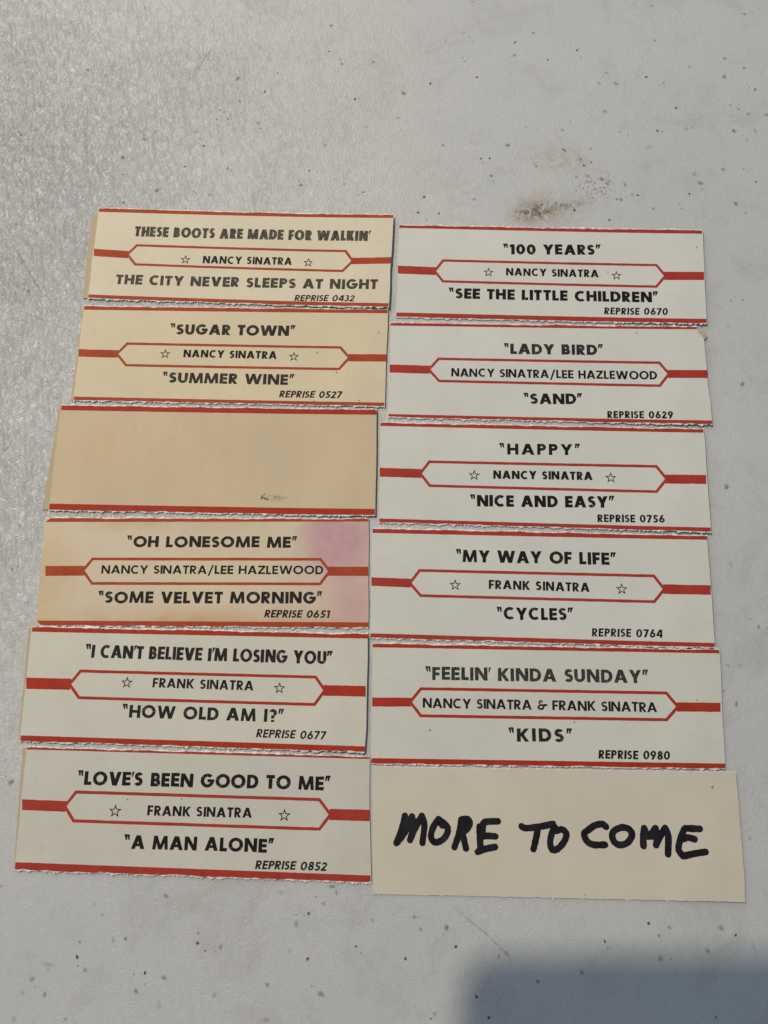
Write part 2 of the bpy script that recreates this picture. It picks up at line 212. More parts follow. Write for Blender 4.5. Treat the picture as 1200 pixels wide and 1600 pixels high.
TABLE_A = (.545, .548, .550)
TABLE_B = (.592, .592, .588)

def paper_material(name, tone, stain=None):
    t = NT(name)
    c = t.mix(t.ramp(t.noise(55, 4, .6), .3, .7), mul(tone, .95), mul(tone, 1.04))
    c = t.mix(t.ramp(t.noise(900, 3, .7), .55, .85, 0, .22), c, mul(tone, .78))
    if stain:
        c = stain(t, c, tone)
    fib = t.noise(700, 3, .7, .6, stretch=(.18, 1, 1, .08))
    c = t.mix(t.ramp(fib, .58, .78, 0, .16), c, mul(tone, .80))
    scuff = t.math('MULTIPLY', t.ramp(t.noise(45, 5, .75, 1.0), .56, .72), .16)
    c = t.mix(scuff, c, mul(tone, .76))
    h = t.math('ADD', t.noise(1500, 3, .7), t.math('MULTIPLY', t.noise(90, 3, .6), 2.4))
    return t.done(t.bsdf(c, .78, h, .000035, .55, .3))

def stain_pink(t, c, tone):
    n = t.noise(120, 4, .6, .4)
    n = t.noise(90, 5, .65, .8)
    fine = t.noise(420, 4, .7)
    c = t.mix(t.math('MULTIPLY', t.blob(0, -12.8, 60, 5.5, 1), t.ramp(n, .3, .6, .2, 1)), c, (.56, .30, .13))
    c = t.mix(t.math('MULTIPLY', t.blob(-6, 12.8, 40, 4.5, 1), t.ramp(n, .35, .62, 0, .9)), c, (.57, .37, .19))
    c = t.mix(t.math('MULTIPLY', t.blob(-37, -2, 9, 16, 1), t.ramp(n, .3, .6, .2, .9)), c, (.60, .42, .23))
    c = t.mix(t.math('MULTIPLY', t.blob(0, 0, 26, 6, 1), .35), c, (.74, .64, .42))
    c = t.mix(t.math('MULTIPLY', t.blob(36, 0, 20, 24, .9), t.ramp(n, .25, .7, .35, .9)), c, (.62, .42, .40))
    edge = t.ramp(t.math('ADD', t.blob(30, 8, 12.5, 12, 1, .2), t.math('MULTIPLY', t.math('SUBTRACT', n, .5), .8)), .18, .62)
    c = t.mix(t.math('MULTIPLY', edge, t.ramp(fine, .3, .7, .6, .95)), c, (.55, .305, .36))
    c = t.mix(t.math('MULTIPLY', t.blob(35, -8, 7, 7, 1), t.ramp(n, .3, .6, .2, .8)), c, (.62, .37, .36))
    c = t.mix(t.math('MULTIPLY', t.blob(16, -9, 12, 5, 1), t.ramp(n, .3, .7, 0, .7)), c, (.64, .44, .38))
    return c

def stain_smoke(t, c, tone):
    n = t.noise(60, 3, .6, .4)
    c = t.mix(t.math('MULTIPLY', t.blob(12, 2, 14, 15, 1), t.ramp(n, .3, .7, .1, .6)), c, (.50, .43, .34))
    c = t.mix(t.math('MULTIPLY', t.blob(-28, 2, 14, 11, 1), .4), c, (.68, .48, .31))
    lines = t.noise(900, 1, .5, 0, stretch=(1, .02, 1))
    c = t.mix(t.ramp(lines, .4, .65, 0, .06), c, mul(tone, .7))
    c = t.mix(t.math('MULTIPLY', t.blob(15.2, -9.2, 3.6, 1.0, .8), t.ramp(t.noise(700, 2), .35, .6, .1, .8)), c, (.12, .10, .08))
    return c

def stain_foxed(t, c, tone):
    n = t.noise(300, 4, .7)
    return t.mix(t.math('MULTIPLY', t.ramp(n, .6, .75), .28), c, mul(tone, .62))

RED_C = (.50, .075, .030)
def red_material(name, col):
    t = NT(name)
    c = t.mix(t.ramp(t.noise(260, 3, .6), .3, .7), mul(col, .88), mul(col, 1.1))
    c = t.mix(t.ramp(t.noise(2600, 3, .75), .66, .84, 0, .3), c, (.60, .34, .24))
    return t.done(t.bsdf(c, .62, t.noise(1500, 3, .7), .00003, .5, .15))

_ink = {}
def ink_material(wear, tone):
    key = (wear, tone)
    if key in _ink:
        return _ink[key]
    t = NT('stamped_black_ink')
    n = t.noise(3600, 3, .6, .3, stretch=(1.5, .7, 1, .25))
    c = t.mix(t.ramp(n, .40, .62, .0, min(1, wear * wear * .62)), (.010, .0095, .0095), mul(tone, .55))
    c = t.mix(t.ramp(t.noise(7000, 2, .6), .64, .78, 0, min(1, .02 + wear * .6)), c, mul(tone, .7))
    _ink[key] = t.done(t.bsdf(c, .6, None, spec=.12))
    return _ink[key]

def fibre_material():
    t = NT('torn_paper_fibre')
    a = t.n('ShaderNodeAttribute', attribute_name='cover')
    c = t.mix(a.outputs['Fac'], (.50, .47, .43), (.86, .85, .82))
    return t.done(t.bsdf(c, .9, t.noise(2500, 3), .00004, .6, .1))

def speck_material():
    t = NT('ground_in_dirt')
    a = t.n('ShaderNodeAttribute', attribute_name='cover')
    n = t.noise(2400, 2, .6)
    d = t.bsdf(t.mix(t.ramp(t.noise(120, 1), .35, .65), (.030, .028, .032), (.075, .05, .035)), .7, spec=.2)
    tr = t.n('ShaderNodeBsdfTransparent')
    ms = t.n('ShaderNodeMixShader')
    f = t.math('MULTIPLY', a.outputs['Fac'], t.ramp(n, .3, .6, .65, 1))
    t.link(f, ms.inputs[0])
    t.link(tr.outputs[0], ms.inputs[1])
    t.link(d, ms.inputs[2])
    return t.done(ms.outputs[0])

def plain(name, col, rough=.5, spec=.5):
    t = NT(name)
    c = t.mix(t.ramp(t.noise(400, 3), .3, .7), mul(col, .85), mul(col, 1.1))
    return t.done(t.bsdf(c, rough, spec=spec))

FIBRE = fibre_material()
SPECK = speck_material()

# ------------------------------------------------------------------ the table
def build_table():
    W, n = 900.0, 2
    vs = [(-700, -600, 0), (700, -600, 0), (700, 900, 0), (-700, 900, 0),
          (-700, -600, -45), (700, -600, -45), (700, 900, -45), (-700, 900, -45)]
    fs = [(0, 1, 2, 3), (7, 6, 5, 4), (0, 4, 5, 1), (1, 5, 6, 2), (2, 6, 7, 3), (3, 7, 4, 0)]
    o = mesh_obj('table_top', vs, fs, table_material())
    o['kind'] = 'structure'
    o['label'] = 'grubby white textured plastic table top'
    V, F, A = [], [], []
    def speck(x, y, r, k, el=1.0, an=0.0):
        b = len(V)
        m = 9
        z = .010 + .00002 * (b % 400)
        V.append((x, y, z)); A.append(k)
        rings = ((.32, k * .9), (1.0, 0.0))
        ph = [rnd.uniform(.75, 1.25) for _ in range(m)]
        for rr, kk in rings:
            for i in range(m):
                a = 2 * math.pi * i / m
                px, py = math.cos(a) * r * rr * ph[i] * el, math.sin(a) * r * rr * ph[i]
                V.append((x + px * math.cos(an) - py * math.sin(an), y + px * math.sin(an) + py * math.cos(an), z)); A.append(kk)
        for i in range(m):
            j = (i + 1) % m
            F.append((b, b + 1 + i, b + 1 + j))
            F.append((b + 1 + i, b + 1 + m + i, b + 1 + m + j, b + 1 + j))
    for x, y, s in SPECKS:
        if s:
            speck(x, y, rnd.uniform(.30, .44), rnd.uniform(.85, 1.0), rnd.uniform(1, 1.25), rnd.uniform(0, 3))
        else:
            speck(x, y, rnd.uniform(.40, .75), rnd.uniform(.18, .48), rnd.uniform(1, 1.5), rnd.uniform(0, 3))
        for _ in range(rnd.choice((0, 0, 1, 2))):
            speck(x + rnd.gauss(0, 1.3), y + rnd.gauss(0, 1.3), rnd.uniform(.2, .4), rnd.uniform(.15, .5))
    for _ in range(150):
        x, y = rnd.uniform(-130, 150), rnd.uniform(-95, 240)
        speck(x, y, rnd.uniform(.25, .8), rnd.uniform(.04, .18), rnd.uniform(1, 2.2), rnd.uniform(0, 3))
    for _ in range(15):                                    # pepper of crumbs beside the soil patch
        speck(rnd.gauss(64, 3.2), rnd.gauss(122, 3.2), rnd.uniform(.25, .42), rnd.uniform(.5, .9))
    for _ in range(9):
        speck(rnd.gauss(48, 4), rnd.gauss(116.5, 2.0), rnd.uniform(.25, .5), rnd.uniform(.4, .85))
    s = mesh_obj('dirt_speck', V, F, SPECK, o, A)
    s['kind'] = 'stuff'
    for pts in SCRATCHES:
        V, F, A = [], [], []
        n = 40
        for i in range(n + 1):
            f = i / n * (len(pts) - 1)
            k = min(int(f), len(pts) - 2); g = f - k
            x = pts[k][0] * (1 - g) + pts[k + 1][0] * g + rnd.gauss(0, .05)
            y = pts[k][1] * (1 - g) + pts[k + 1][1] * g + rnd.gauss(0, .05)
            dx, dy = pts[k + 1][0] - pts[k][0], pts[k + 1][1] - pts[k][1]
            L = math.hypot(dx, dy)
            nx, ny = -dy / L, dx / L
            w = rnd.uniform(.14, .26)
            c = rnd.uniform(.10, .42) * math.sin(math.pi * (.08 + .84 * i / n))
            for q, cc in ((-w, 0), (0, c), (w, 0)):
                V.append((x + nx * q, y + ny * q, .0205)); A.append(cc)
        for i in range(n):
            b = i * 3
            F += [(b, b + 1, b + 4, b + 3), (b + 1, b + 2, b + 5, b + 4)]
        mesh_obj('scratch', V, F, SPECK, o, A)
    return o

build_table()

# ------------------------------------------------------------------ lettering: geometric capitals made of flat ink shapes
class Ink:
    """collects convex flat pieces; unit = cap height"""
    def __init__(s): s.P = []
    def quad(s, *p): s.P.append(list(p))
    def bar(s, x0, y0, x1, y1): s.quad((x0, y0), (x1, y0), (x1, y1), (x0, y1))
    def dg(s, xb, yb, xt, yt, w): s.quad((xb - w / 2, yb), (xb + w / 2, yb), (xt + w / 2, yt), (xt - w / 2, yt))
    def arc(s, cx, cy, rx, ry, t, a0, a1, ty=None):
        ty = ty or t
        n = max(4, int(abs(a1 - a0) / 12))
        for i in range(n):
            a = math.radians(a0 + (a1 - a0) * i / n); b = math.radians(a0 + (a1 - a0) * (i + 1) / n)
            s.quad((cx + rx * math.cos(a), cy + ry * math.sin(a)), (cx + rx * math.cos(b), cy + ry * math.sin(b)),
                   (cx + (rx - t) * math.cos(b), cy + (ry - ty) * math.sin(b)), (cx + (rx - t) * math.cos(a), cy + (ry - ty) * math.sin(a)))
    def poly(s, pts, t):
        for (x0, y0), (x1, y1) in zip(pts, pts[1:]):
            L = math.hypot(x1 - x0, y1 - y0) or 1
            nx, ny = -(y1 - y0) / L * t / 2, (x1 - x0) / L * t / 2
            ex, ey = (x1 - x0) / L * t * .25, (y1 - y0) / L * t * .25
            s.quad((x0 - ex + nx, y0 - ey + ny), (x0 - ex - nx, y0 - ey - ny), (x1 + ex - nx, y1 + ey - ny), (x1 + ex + nx, y1 + ey + ny))

GW = dict(A=.80, B=.56, C=.70, D=.68, E=.50, F=.47, G=.80, H=.68, K=.66, L=.44, M=.92, N=.74, O=.86, P=.54, R=.58, S=.52,
          T=.52, U=.64, V=.74, W=1.12, X=.7, Y=.72, Z=.62, **{'0': .62, '1': .34, '2': .54, '3': .52, '4': .60, '5': .54, '6': .60, '7': .54, '8': .56, '9': .60,
          '“': .42, '”': .40, "'": .15, '/': .50, '&': .80, '?': .50, ' ': .30})

def glyph(ch, w, s):
    g = Ink()
    s = s * 1.18 if s > .2 else s * 1.48
    h = s * .86
    d = s * 1.12
    if ch == 'I': g.bar(0, 0, s, 1)
    elif ch == 'A':
        g.dg(d / 2, 0, w / 2 - d * .04, 1, d); g.dg(w - d / 2, 0, w / 2 + d * .04, 1, d); g.bar(w * .26, .2, w * .74, .2 + h * .8)
    elif ch in 'BPR':
        g.bar(0, 0, s, 1)
        if ch == 'B':
            r1, r2 = .255, .285
            x1, x2 = max(w * .92 - r1, s), max(w - r2, s)
            g.bar(s, 1 - h, x1, 1); g.bar(s, 2 * r2 - h * .9, x1, 2 * r2); g.bar(s, 0, x2, h); g.bar(x1, 2 * r2 - h * .9, x2, 2 * r2)
            g.arc(x1, 1 - (1 - 2 * r2 + h * .9) / 2, w * .92 - x1, (1 - 2 * r2 + h * .9) / 2, s, -90, 90, h)
            g.arc(x2, r2, w - x2, r2, s, -90, 90, h)
        else:
            y0 = .38; r = (1 - y0) / 2; ww = w if ch == 'P' else w * .94
            x1 = max(ww - r, s)
            g.bar(s, 1 - h, x1, 1); g.bar(s, y0, x1, y0 + h); g.arc(x1, 1 - r, ww - x1, r, s, -90, 90, h)
            if ch == 'R': g.dg(w - d / 2, 0, w * .42, .42, d)
    elif ch == 'C': g.arc(w * .58, .5, w * .58, .515, s, 52, 308, h)
    elif ch == 'G':
        g.arc(w * .5, .5, w * .5, .515, s, 45, 352, h); g.bar(w * .5, .5 - h * .5, w, .5 + h * .42)
    elif ch == 'D':
        g.bar(0, 0, s, 1); x1 = max(w - .5, s); g.bar(s, 0, x1, h); g.bar(s, 1 - h, x1, 1); g.arc(x1, .5, w - x1, .5, s, -90, 90, h)
    elif ch == 'E':
        g.bar(0, 0, s, 1); g.bar(s, 0, w, h); g.bar(s, 1 - h, w, 1); g.bar(s, .5 - h / 2, w * .95, .5 + h / 2)
    elif ch == 'F': g.bar(0, 0, s, 1); g.bar(s, 1 - h, w, 1); g.bar(s, .5 - h * .62, w * .93, .5 + h * .38)
    elif ch == 'H': g.bar(0, 0, s, 1); g.bar(w - s, 0, w, 1); g.bar(s, .5 - h / 2, w - s, .5 + h / 2)
    elif ch == 'K': g.bar(0, 0, s, 1); g.dg(s * .9, .42, w - d / 2, 1, d); g.dg(w - d / 2, 0, s * 1.1, .62, d)
    elif ch == 'L': g.bar(0, 0, s, 1); g.bar(s, 0, w, h)
    elif ch == 'M':
        e = s * .92
        g.dg(e / 2, 0, w * .17, 1, e); g.dg(w - e / 2, 0, w * .83, 1, e); g.dg(w / 2, 0, w * .17 + e * .1, 1, e); g.dg(w / 2, 0, w * .83 - e * .1, 1, e)
    elif ch == 'N': g.bar(0, 0, s, 1); g.bar(w - s, 0, w, 1); g.dg(w - d * .5, 0, d * .5, 1, d)
    elif ch == 'O': g.arc(w / 2, .5, w / 2, .515, s, 0, 360, h)
    elif ch == '0': g.arc(w / 2, .5, w / 2, .51, s, 0, 360, h)
    elif ch == 'S' :
        u = (1 + h) / 4 - .008; l = (1 + h) / 4 + .008
        g.arc(w * .52, 1 - u, w * .48, u, s, 28, 270, h); g.arc(w * .49, l, w * .5, l, s, 90, -150, h)
    elif ch == 'T': g.bar(0, 1 - h, w, 1); g.bar(w / 2 - s / 2, 0, w / 2 + s / 2, 1 - h)
    elif ch == 'U':
        r = min(w / 2, .5); g.bar(0, r, s, 1); g.bar(w - s, r, w, 1); g.arc(w / 2, r, w / 2, r, s, 180, 360, h)
    elif ch == 'V': g.dg(w / 2 - d * .04, 0, d / 2, 1, d); g.dg(w / 2 + d * .04, 0, w - d / 2, 1, d)
    elif ch == 'W':
        e = s
        g.dg(w * .27, 0, e / 2, 1, e); g.dg(w * .29, 0, w / 2, 1, e); g.dg(w * .71, 0, w / 2, 1, e); g.dg(w * .73, 0, w - e / 2, 1, e)
    elif ch == 'X': g.dg(d / 2, 0, w - d / 2, 1, d); g.dg(w - d / 2, 0, d / 2, 1, d)
    elif ch == 'Y':
        g.dg(w / 2, .40, d / 2, 1, d); g.dg(w / 2, .40, w - d / 2, 1, d); g.bar(w / 2 - s / 2, 0, w / 2 + s / 2, .46)
    elif ch == 'Z': g.bar(0, 0, w, h); g.bar(0, 1 - h, w, 1); g.dg(d * .62, h, w - d * .62, 1 - h, d * 1.1)
    elif ch == '1': g.bar(w - s, 0, w, 1); g.quad((w - s, 1), (w - s, 1 - h), (0, 1 - h * 1.3), (0, 1 - h * .4))
    elif ch == '2':
        g.arc(w * .5, .70, w * .48, .30, s, 170, -25, h); g.dg(d * .6, h * .7, w - d * .62, .60, d * 1.1); g.bar(0, 0, w, h)
    elif ch == '3':
        g.arc(w * .46, .745, w * .46, .265, s, 150, -90, h); g.arc(w * .46, .285, w * .54, .285, s, 90, -150, h)
    elif ch == '4': g.bar(w * .62, 0, w * .62 + s, 1); g.bar(0, .2, w, .2 + h); g.dg(d * .5, .2 + h, w * .62, 1, d)
    elif ch == '5':
        g.bar(w * .14, 1 - h, w * .95, 1); g.bar(w * .12, .52, w * .12 + s * .95, 1 - h); g.arc(w * .46, .31, w * .54, .31, s, 125, -145, h)
    elif ch == '6': g.arc(w / 2, .32, w / 2, .325, s, 0, 360, h); g.dg(d * .62, .40, w * .60, 1, d)
    elif ch == '9': g.arc(w / 2, .68, w / 2, .325, s, 0, 360, h); g.dg(w * .40, 0, w - d * .62, .60, d)
    elif ch == '7': g.bar(0, 1 - h, w, 1); g.dg(w * .32, 0, w - d * .55, 1 - h, d)
    elif ch == '8': g.arc(w / 2, .74, w * .44, .27, s * .95, 0, 360, h); g.arc(w / 2, .285, w / 2, .295, s, 0, 360, h)
    elif ch == '“':
        for x in (.05, .25):
            g.quad((x + .04, .64), (x + .14, .64), (x + .12, 1.06), (x - .10, 1.06))
    elif ch == '”':
        for x in (.02, .22):
            g.quad((x - .04, .64), (x + .06, .64), (x + .22, 1.05), (x, 1.05))
    elif ch == "'": g.quad((.0, .64), (.07, .64), (.21, 1.03), (.03, 1.03))
    elif ch == '/': g.dg(s * .4, -.22, w - s * .4, 1.05, s * .8)
    elif ch == '&':
        g.arc(w * .36, .76, w * .24, .25, s * .9, 20, 250, h * .9); g.arc(w * .36, .27, w * .36, .28, s * .95, 110, 330, h)
        g.poly([(w * .30, .50), (w * .62, .50)], s * .8); g.poly([(w * .58, .22), (w * .74, .52), (w * .98, .50)], s * .8)
    elif ch == '?':
        g.arc(w * .48, .73, w * .48, .28, s, 165, -75, h); g.bar(w * .48 - s / 2, .28, w * .48 + s / 2, .52); g.bar(w * .48 - s / 2, 0, w * .48 + s / 2, .17)
    return g.P

def layout(text, cap, total, stroke, gap):
    gap = gap * .70
    """choose the width factor that makes the line exactly as long as the real one"""
    fixed, flex = 0.0, 0.0
    for i, ch in enumerate(text):
        if ch == 'I': fixed += stroke * 1.18
        elif ch in '“”\'': fixed += GW[ch]
        else: flex += GW[ch]
        if i < len(text) - 1: flex += gap * (.75 if "'" in (ch, text[i + 1]) else 1)
    k = (total / cap - fixed) / flex
    x, out = 0.0, []
    for i, ch in enumerate(text):
        w = stroke * 1.18 if ch == 'I' else (GW[ch] if ch in '“”\'' else GW[ch] * k)
        out.append((ch, x, w))
        x += w
        if i < len(text) - 1: x += gap * k * (.75 if "'" in (ch, text[i + 1]) else 1)
    return out, k

def print_text(name, text, x0, y0, x1, y1, cap, stroke, shear, gap, mat, parent, zf):
    L = math.hypot(x1 - x0, y1 - y0)
    ca, sa = (x1 - x0) / L, (y1 - y0) / L
    lay, k = layout(text, cap, L - shear * cap, stroke, gap)
    V, F = [], []
    n = 0
    for ch, gx, gw in lay:
        if ch == ' ': continue
        jx, jy = rnd.gauss(0, .008), rnd.gauss(0, .010)
        for P in glyph(ch, gw, stroke):
            b = len(V)
            n += 1
            for (px, py) in P:
                qx = (gx + px + shear * py + jx + rnd.gauss(0, .006)) * cap
                qy = (py + jy + rnd.gauss(0, .006)) * cap
                X, Y = x0 + qx * ca - qy * sa, y0 + qx * sa + qy * ca
                V.append((X, Y, zf(X, Y) + .016 + .00012 * (n % 60)))
            F.append(tuple(range(b, b + len(P))))
    return mesh_obj(name, V, F, mat, parent), k

def print_star(x, y, r, mat, parent, zf):
    V, F = [], []
    def pts(R, rr):
        return [((R if i % 2 == 0 else rr) * math.cos(math.pi / 2 + i * math.pi / 5), (R if i % 2 == 0 else rr) * math.sin(math.pi / 2 + i * math.pi / 5)) for i in range(10)]
    o, i_ = pts(r * 1.08, r * .44), pts(r * .66, r * .265)
    for ring in (o, i_):
        for px, py in ring:
            V.append((x + px, y + py, zf(x, y) + .016))
    for k in range(10):
        j = (k + 1) % 10
        F.append((k, j, 10 + j, 10 + k))
    mesh_obj('star', V, F, mat, parent)

# ------------------------------------------------------------------ cards
def smooth_noise(seed, n, amp, step):
    r = random.Random(seed)
    ks = [r.gauss(0, 1) for _ in range(int(n / step) + 3)]
    out = []
    for i in range(n):
        f = i / step; k = int(f); g = f - k; g = g * g * (3 - 2 * g)
        out.append(amp * (ks[k] * (1 - g) + ks[k + 1] * g))
    return out

def bil(q, u, v):
    (ax, ay), (bx, by), (cx, cy), (dx, dy) = q      # TL TR BR BL ; v = 0 at the top
    return ((1 - v) * ((1 - u) * ax + u * bx) + v * ((1 - u) * dx + u * cx),
            (1 - v) * ((1 - u) * ay + u * by) + v * ((1 - u) * dy + u * cy))

NX, NY = 150, 10
def build_card(key, spec):
    d = CARDS[key]
    root = bpy.data.objects.new(spec['name'], None)
    COL.objects.link(root)
    root.empty_display_size = .01
    root.location = (d['loc'][0] * MM, d['loc'][1] * MM, 0)
    root.rotation_euler = (0, 0, d['rot'])
    root['label'] = spec['label']
    root['category'] = spec['cat']
    if spec.get('group'): root['group'] = spec['group']
    q = d['q']
    zb, cl, cr, ct, cb, bow = spec['curl']
    def zf(x, y):
        u = min(max((x + 38.1) / 76.2, 0), 1); v = min(max((12.7 - y) / 25.4, 0), 1)
        return zb + cl * (1 - u) ** 3 + cr * u ** 4 + ct * (1 - v) ** 3 + cb * v ** 3 + bow * 4 * u * (1 - u)
    sd = sum(ord(c) for c in key) * 7
    rough = spec.get('torn', 1.0)
    tw = [a + b for a, b in zip(smooth_noise(sd, NX + 1, .05 * rough, 9), smooth_noise(sd + 1, NX + 1, .055 * rough, 2))]
    bw = [a + b for a, b in zip(smooth_noise(sd + 2, NX + 1, .05 * rough, 9), smooth_noise(sd + 3, NX + 1, .055 * rough, 2))]
    lw = smooth_noise(sd + 4, NY + 1, .06, 2)
    rw = smooth_noise(sd + 5, NY + 1, .06, 2)
    def pt(i, j):
        u, v = i / NX, j / NY
        x, y = bil(q, u, v)
        x += lw[j] * (1 - u) ** 8 + rw[j] * u ** 8
        y += (tw[i] * (1 - v) ** 5 - bw[i] * v ** 5) if 0 < i < NX else 0
        return x, y
    V, F = [], []
    cut = spec.get('cut')
    for j in range(NY + 1):
        for i in range(NX + 1):
            x, y = pt(i, j)
            if cut:                                           # torn-off corner at the top right
                cx, cy, sl = cut
                lim = cy - (x - cx) * sl
                if x > cx and y > lim: y = lim
            V.append((x, y, zf(x, y)))
    W = NX + 1
    for j in range(NY):
        for i in range(NX):
            a = j * W + i
            F.append((a, a + W, a + W + 1, a + 1))
    ring = [i for i in range(W)] + [j * W + NX for j in range(1, NY + 1)] + [NY * W + i for i in range(NX - 1, -1, -1)] + [j * W for j in range(NY - 1, 0, -1)]
    b0 = len(V)
    for a in ring:
        x, y, z = V[a]
        V.append((x, y, max(z - spec.get('thick', .24), .03)))
    m = len(ring)
    for k in range(m):
        F.append((ring[k], ring[(k + 1) % m], b0 + (k + 1) % m, b0 + k))
    mesh_obj('card', V, F, spec['paper'], root)
    # printed red edge stripes; the tear leaves them ragged outside, ruled straight inside
    if 'inner' in d:
        qi = d['inner']
        qr = d.get('q_red', q)
        red = spec['red']
        for side in (0, 1):
            V, F = [], []
            r = random.Random(sd + 9 + side)
            chip = smooth_noise(sd + 11 + side, NX + 1, .07, 3)
            for i in range(NX + 1):
                u = i / NX
                if cut and side == 0: u *= .982
                if side == 0:
                    xi = qi[0][0] * (1 - u) + qi[1][0] * u; yi = qi[0][1] * (1 - u) + qi[1][1] * u
                    x = qr[0][0] * (1 - u) + qr[1][0] * u; y = qr[0][1] * (1 - u) + qr[1][1] * u + tw[i]
                    y -= .01 + max(0, chip[i])
                else:
                    xi = qi[3][0] * (1 - u) + qi[2][0] * u; yi = qi[3][1] * (1 - u) + qi[2][1] * u
                    x = qr[3][0] * (1 - u) + qr[2][0] * u; y = qr[3][1] * (1 - u) + qr[2][1] * u - bw[i]
                    y += .01 + max(0, chip[i])
                yi += r.gauss(0, .012)
                if side == 0 and y < yi + .12: y = yi + .12
                if side == 1 and y > yi - .12: y = yi - .12
                x = x * .998 + .02; xi = xi * .998 + .02
                V.append((x, y, zf(x, y) + .010)); V.append((xi, yi, zf(xi, yi) + .010))
            for i in range(NX):
                F.append((2 * i, 2 * i + 1, 2 * i + 3, 2 * i + 2) if side == 0 else (2 * i + 1, 2 * i, 2 * i + 2, 2 * i + 3))
            mesh_obj('edge_stripe', V, F, red, root)
    # the torn lip of bare paper core outside the print, with a few loose fibres
    if rough > .3:
        for side in (0, 1):
            V, F, A = [], [], []
            r = random.Random(sd + 21 + side)
            j = 0 if side == 0 else NY
            s = 1 if side == 0 else -1
            n1 = smooth_noise(sd + 31 + side, 3 * NX + 1, .10, 5)
            n2 = smooth_noise(sd + 33 + side, 3 * NX + 1, .09, 1.6)
            k0 = 0
            for i3 in range(3 * NX + 1):
                i, fr_ = divmod(i3, 3)
                x, y = pt(i, j)
                if fr_ and i < NX:
                    x2, y2 = pt(i + 1, j)
                    x, y = x + (x2 - x) * fr_ / 3, y + (y2 - y) * fr_ / 3
                if cut and side == 0 and x > cut[0]: break
                ph = max(0, math.sin(x * 2 * math.pi / 2.55 + sd)) ** 2
                e = max(0, .17 + .14 * ph + n1[i3] + n2[i3]) * spec.get('lip', 1)
                z = zf(x, y)
                V += [(x, y - s * (.05 + .04 * abs(n1[i3]) / .1), z + .013), (x, y + s * e * .55, z - .02), (x + .10 * s, y + s * e, max(z - .17, .06))]
                kk = min(1, max(0, .75 + n2[i3] * 2.5))
                A += [kk, 1, kk * .7]
                k0 += 1
            for i in range(k0 - 1):
                q0 = 3 * i
                for q1 in (q0, q0 + 1):
                    f = (q1, q1 + 3, q1 + 4, q1 + 1)
                    F.append(f[::-1] if s > 0 else f)
            for _ in range(int(34 * rough)):
                i = r.randint(1, NX - 1)
                x, y = pt(i, j)
                if cut and side == 0 and x > cut[0]: continue
                L = r.uniform(.3, .75); an = r.gauss(.6, .5); wd = r.uniform(.05, .13)
                dx, dy = math.sin(an), math.cos(an) * s
                z = zf(x, y); b = len(V)
                V += [(x - wd, y, z + .02), (x + wd, y, z + .022), (x + dx * L * .6 + wd * .7, y + dy * L * .6, z + .05), (x + dx * L, y + dy * L, z - .08), (x + dx * L * .6 - wd * .7, y + dy * L * .6, z + .04)]
                A += [1] * 5
                F.append((b, b + 1, b + 2, b + 3, b + 4) if s > 0 else (b + 4, b + 3, b + 2, b + 1, b))
            o = mesh_obj('torn_fibre', V, F, FIBRE, root, A)
            o['kind'] = 'stuff'
    # centre bars and the six-sided name frame
    if 'frame' in d:
        fr = d['frame']; red = spec['red']
        lt, lb, aL, TL, BL, TR, BR, aR, rt, rb = fr
        def bar(pa, pb, pc, pd):
            V, F = [], []
            n = 14
            for i in range(n + 1):
                u = i / n
                for (s0, s1) in ((pa, pb), (pd, pc)):
                    x = s0[0] * (1 - u) + s1[0] * u; y = s0[1] * (1 - u) + s1[1] * u + rnd.gauss(0, .018)
                    V.append((x, y, zf(x, y) + .012))
            for i in range(n):
                F.append((2 * i + 1, 2 * i + 3, 2 * i + 2, 2 * i))
            mesh_obj('centre_bar', V, F, red, root)
        hl = (lt[1] - lb[1]) / 2; hr = (rt[1] - rb[1]) / 2
        bar((lt[0] + .08, lt[1]), (aL[0] + .05, aL[1] + hl), (aL[0] + .05, aL[1] - hl), (lb[0] + .08, lb[1]))
        bar((aR[0] - .05, aR[1] + hr), (rt[0] - .12, rt[1]), (rb[0] - .12, rb[1]), (aR[0] - .05, aR[1] - hr))
        line = .64
        outer = [(aL[0] - .62, aL[1]), TL, TR, (aR[0] + .62, aR[1]), BR, BL]
        # inner outline: offset each side inwards
        inn = []
        m = 6
        for k in range(m):
            p0, p1, p2 = Vector(outer[k - 1]), Vector(outer[k]), Vector(outer[(k + 1) % m])
            n1 = (p1 - p0).normalized(); n2 = (p2 - p1).normalized()
            a = Vector((n1.y, -n1.x)); b = Vector((n2.y, -n2.x))
            bis = (a + b).normalized()
            inn.append(p1 + bis * line / max(bis.dot(a), .3))
        V, F = [], []
        for k in range(m):
            n = 36 if k in (1, 4) else 3
            for i in range(n):
                u = i / n
                for ring_ in (outer, inn):
                    p = Vector(ring_[k]).lerp(Vector(ring_[(k + 1) % m]), u)
                    x, y = p.x + rnd.gauss(0, .008), p.y + rnd.gauss(0, .014)
                    V.append((x, y, zf(x, y) + .0135))
        t = len(V) // 2
        for i in range(t):
            j = (i + 1) % t
            F.append((2 * i, 2 * j, 2 * j + 1, 2 * i + 1)[::-1])
        mesh_obj('name_frame', V, F, red, root)
    for kind, s, x0, y0, x1, y1, cap, st, sh, gap, wear in d['text']:
        o, k = print_text(kind, s, x0, y0, x1, y1, cap, st, sh, gap, ink_material(wear, spec['tone']), root, zf)
    for x, y, r in d['stars']:
        print_star(x, y, r, ink_material(.1, spec['tone']), root, zf)
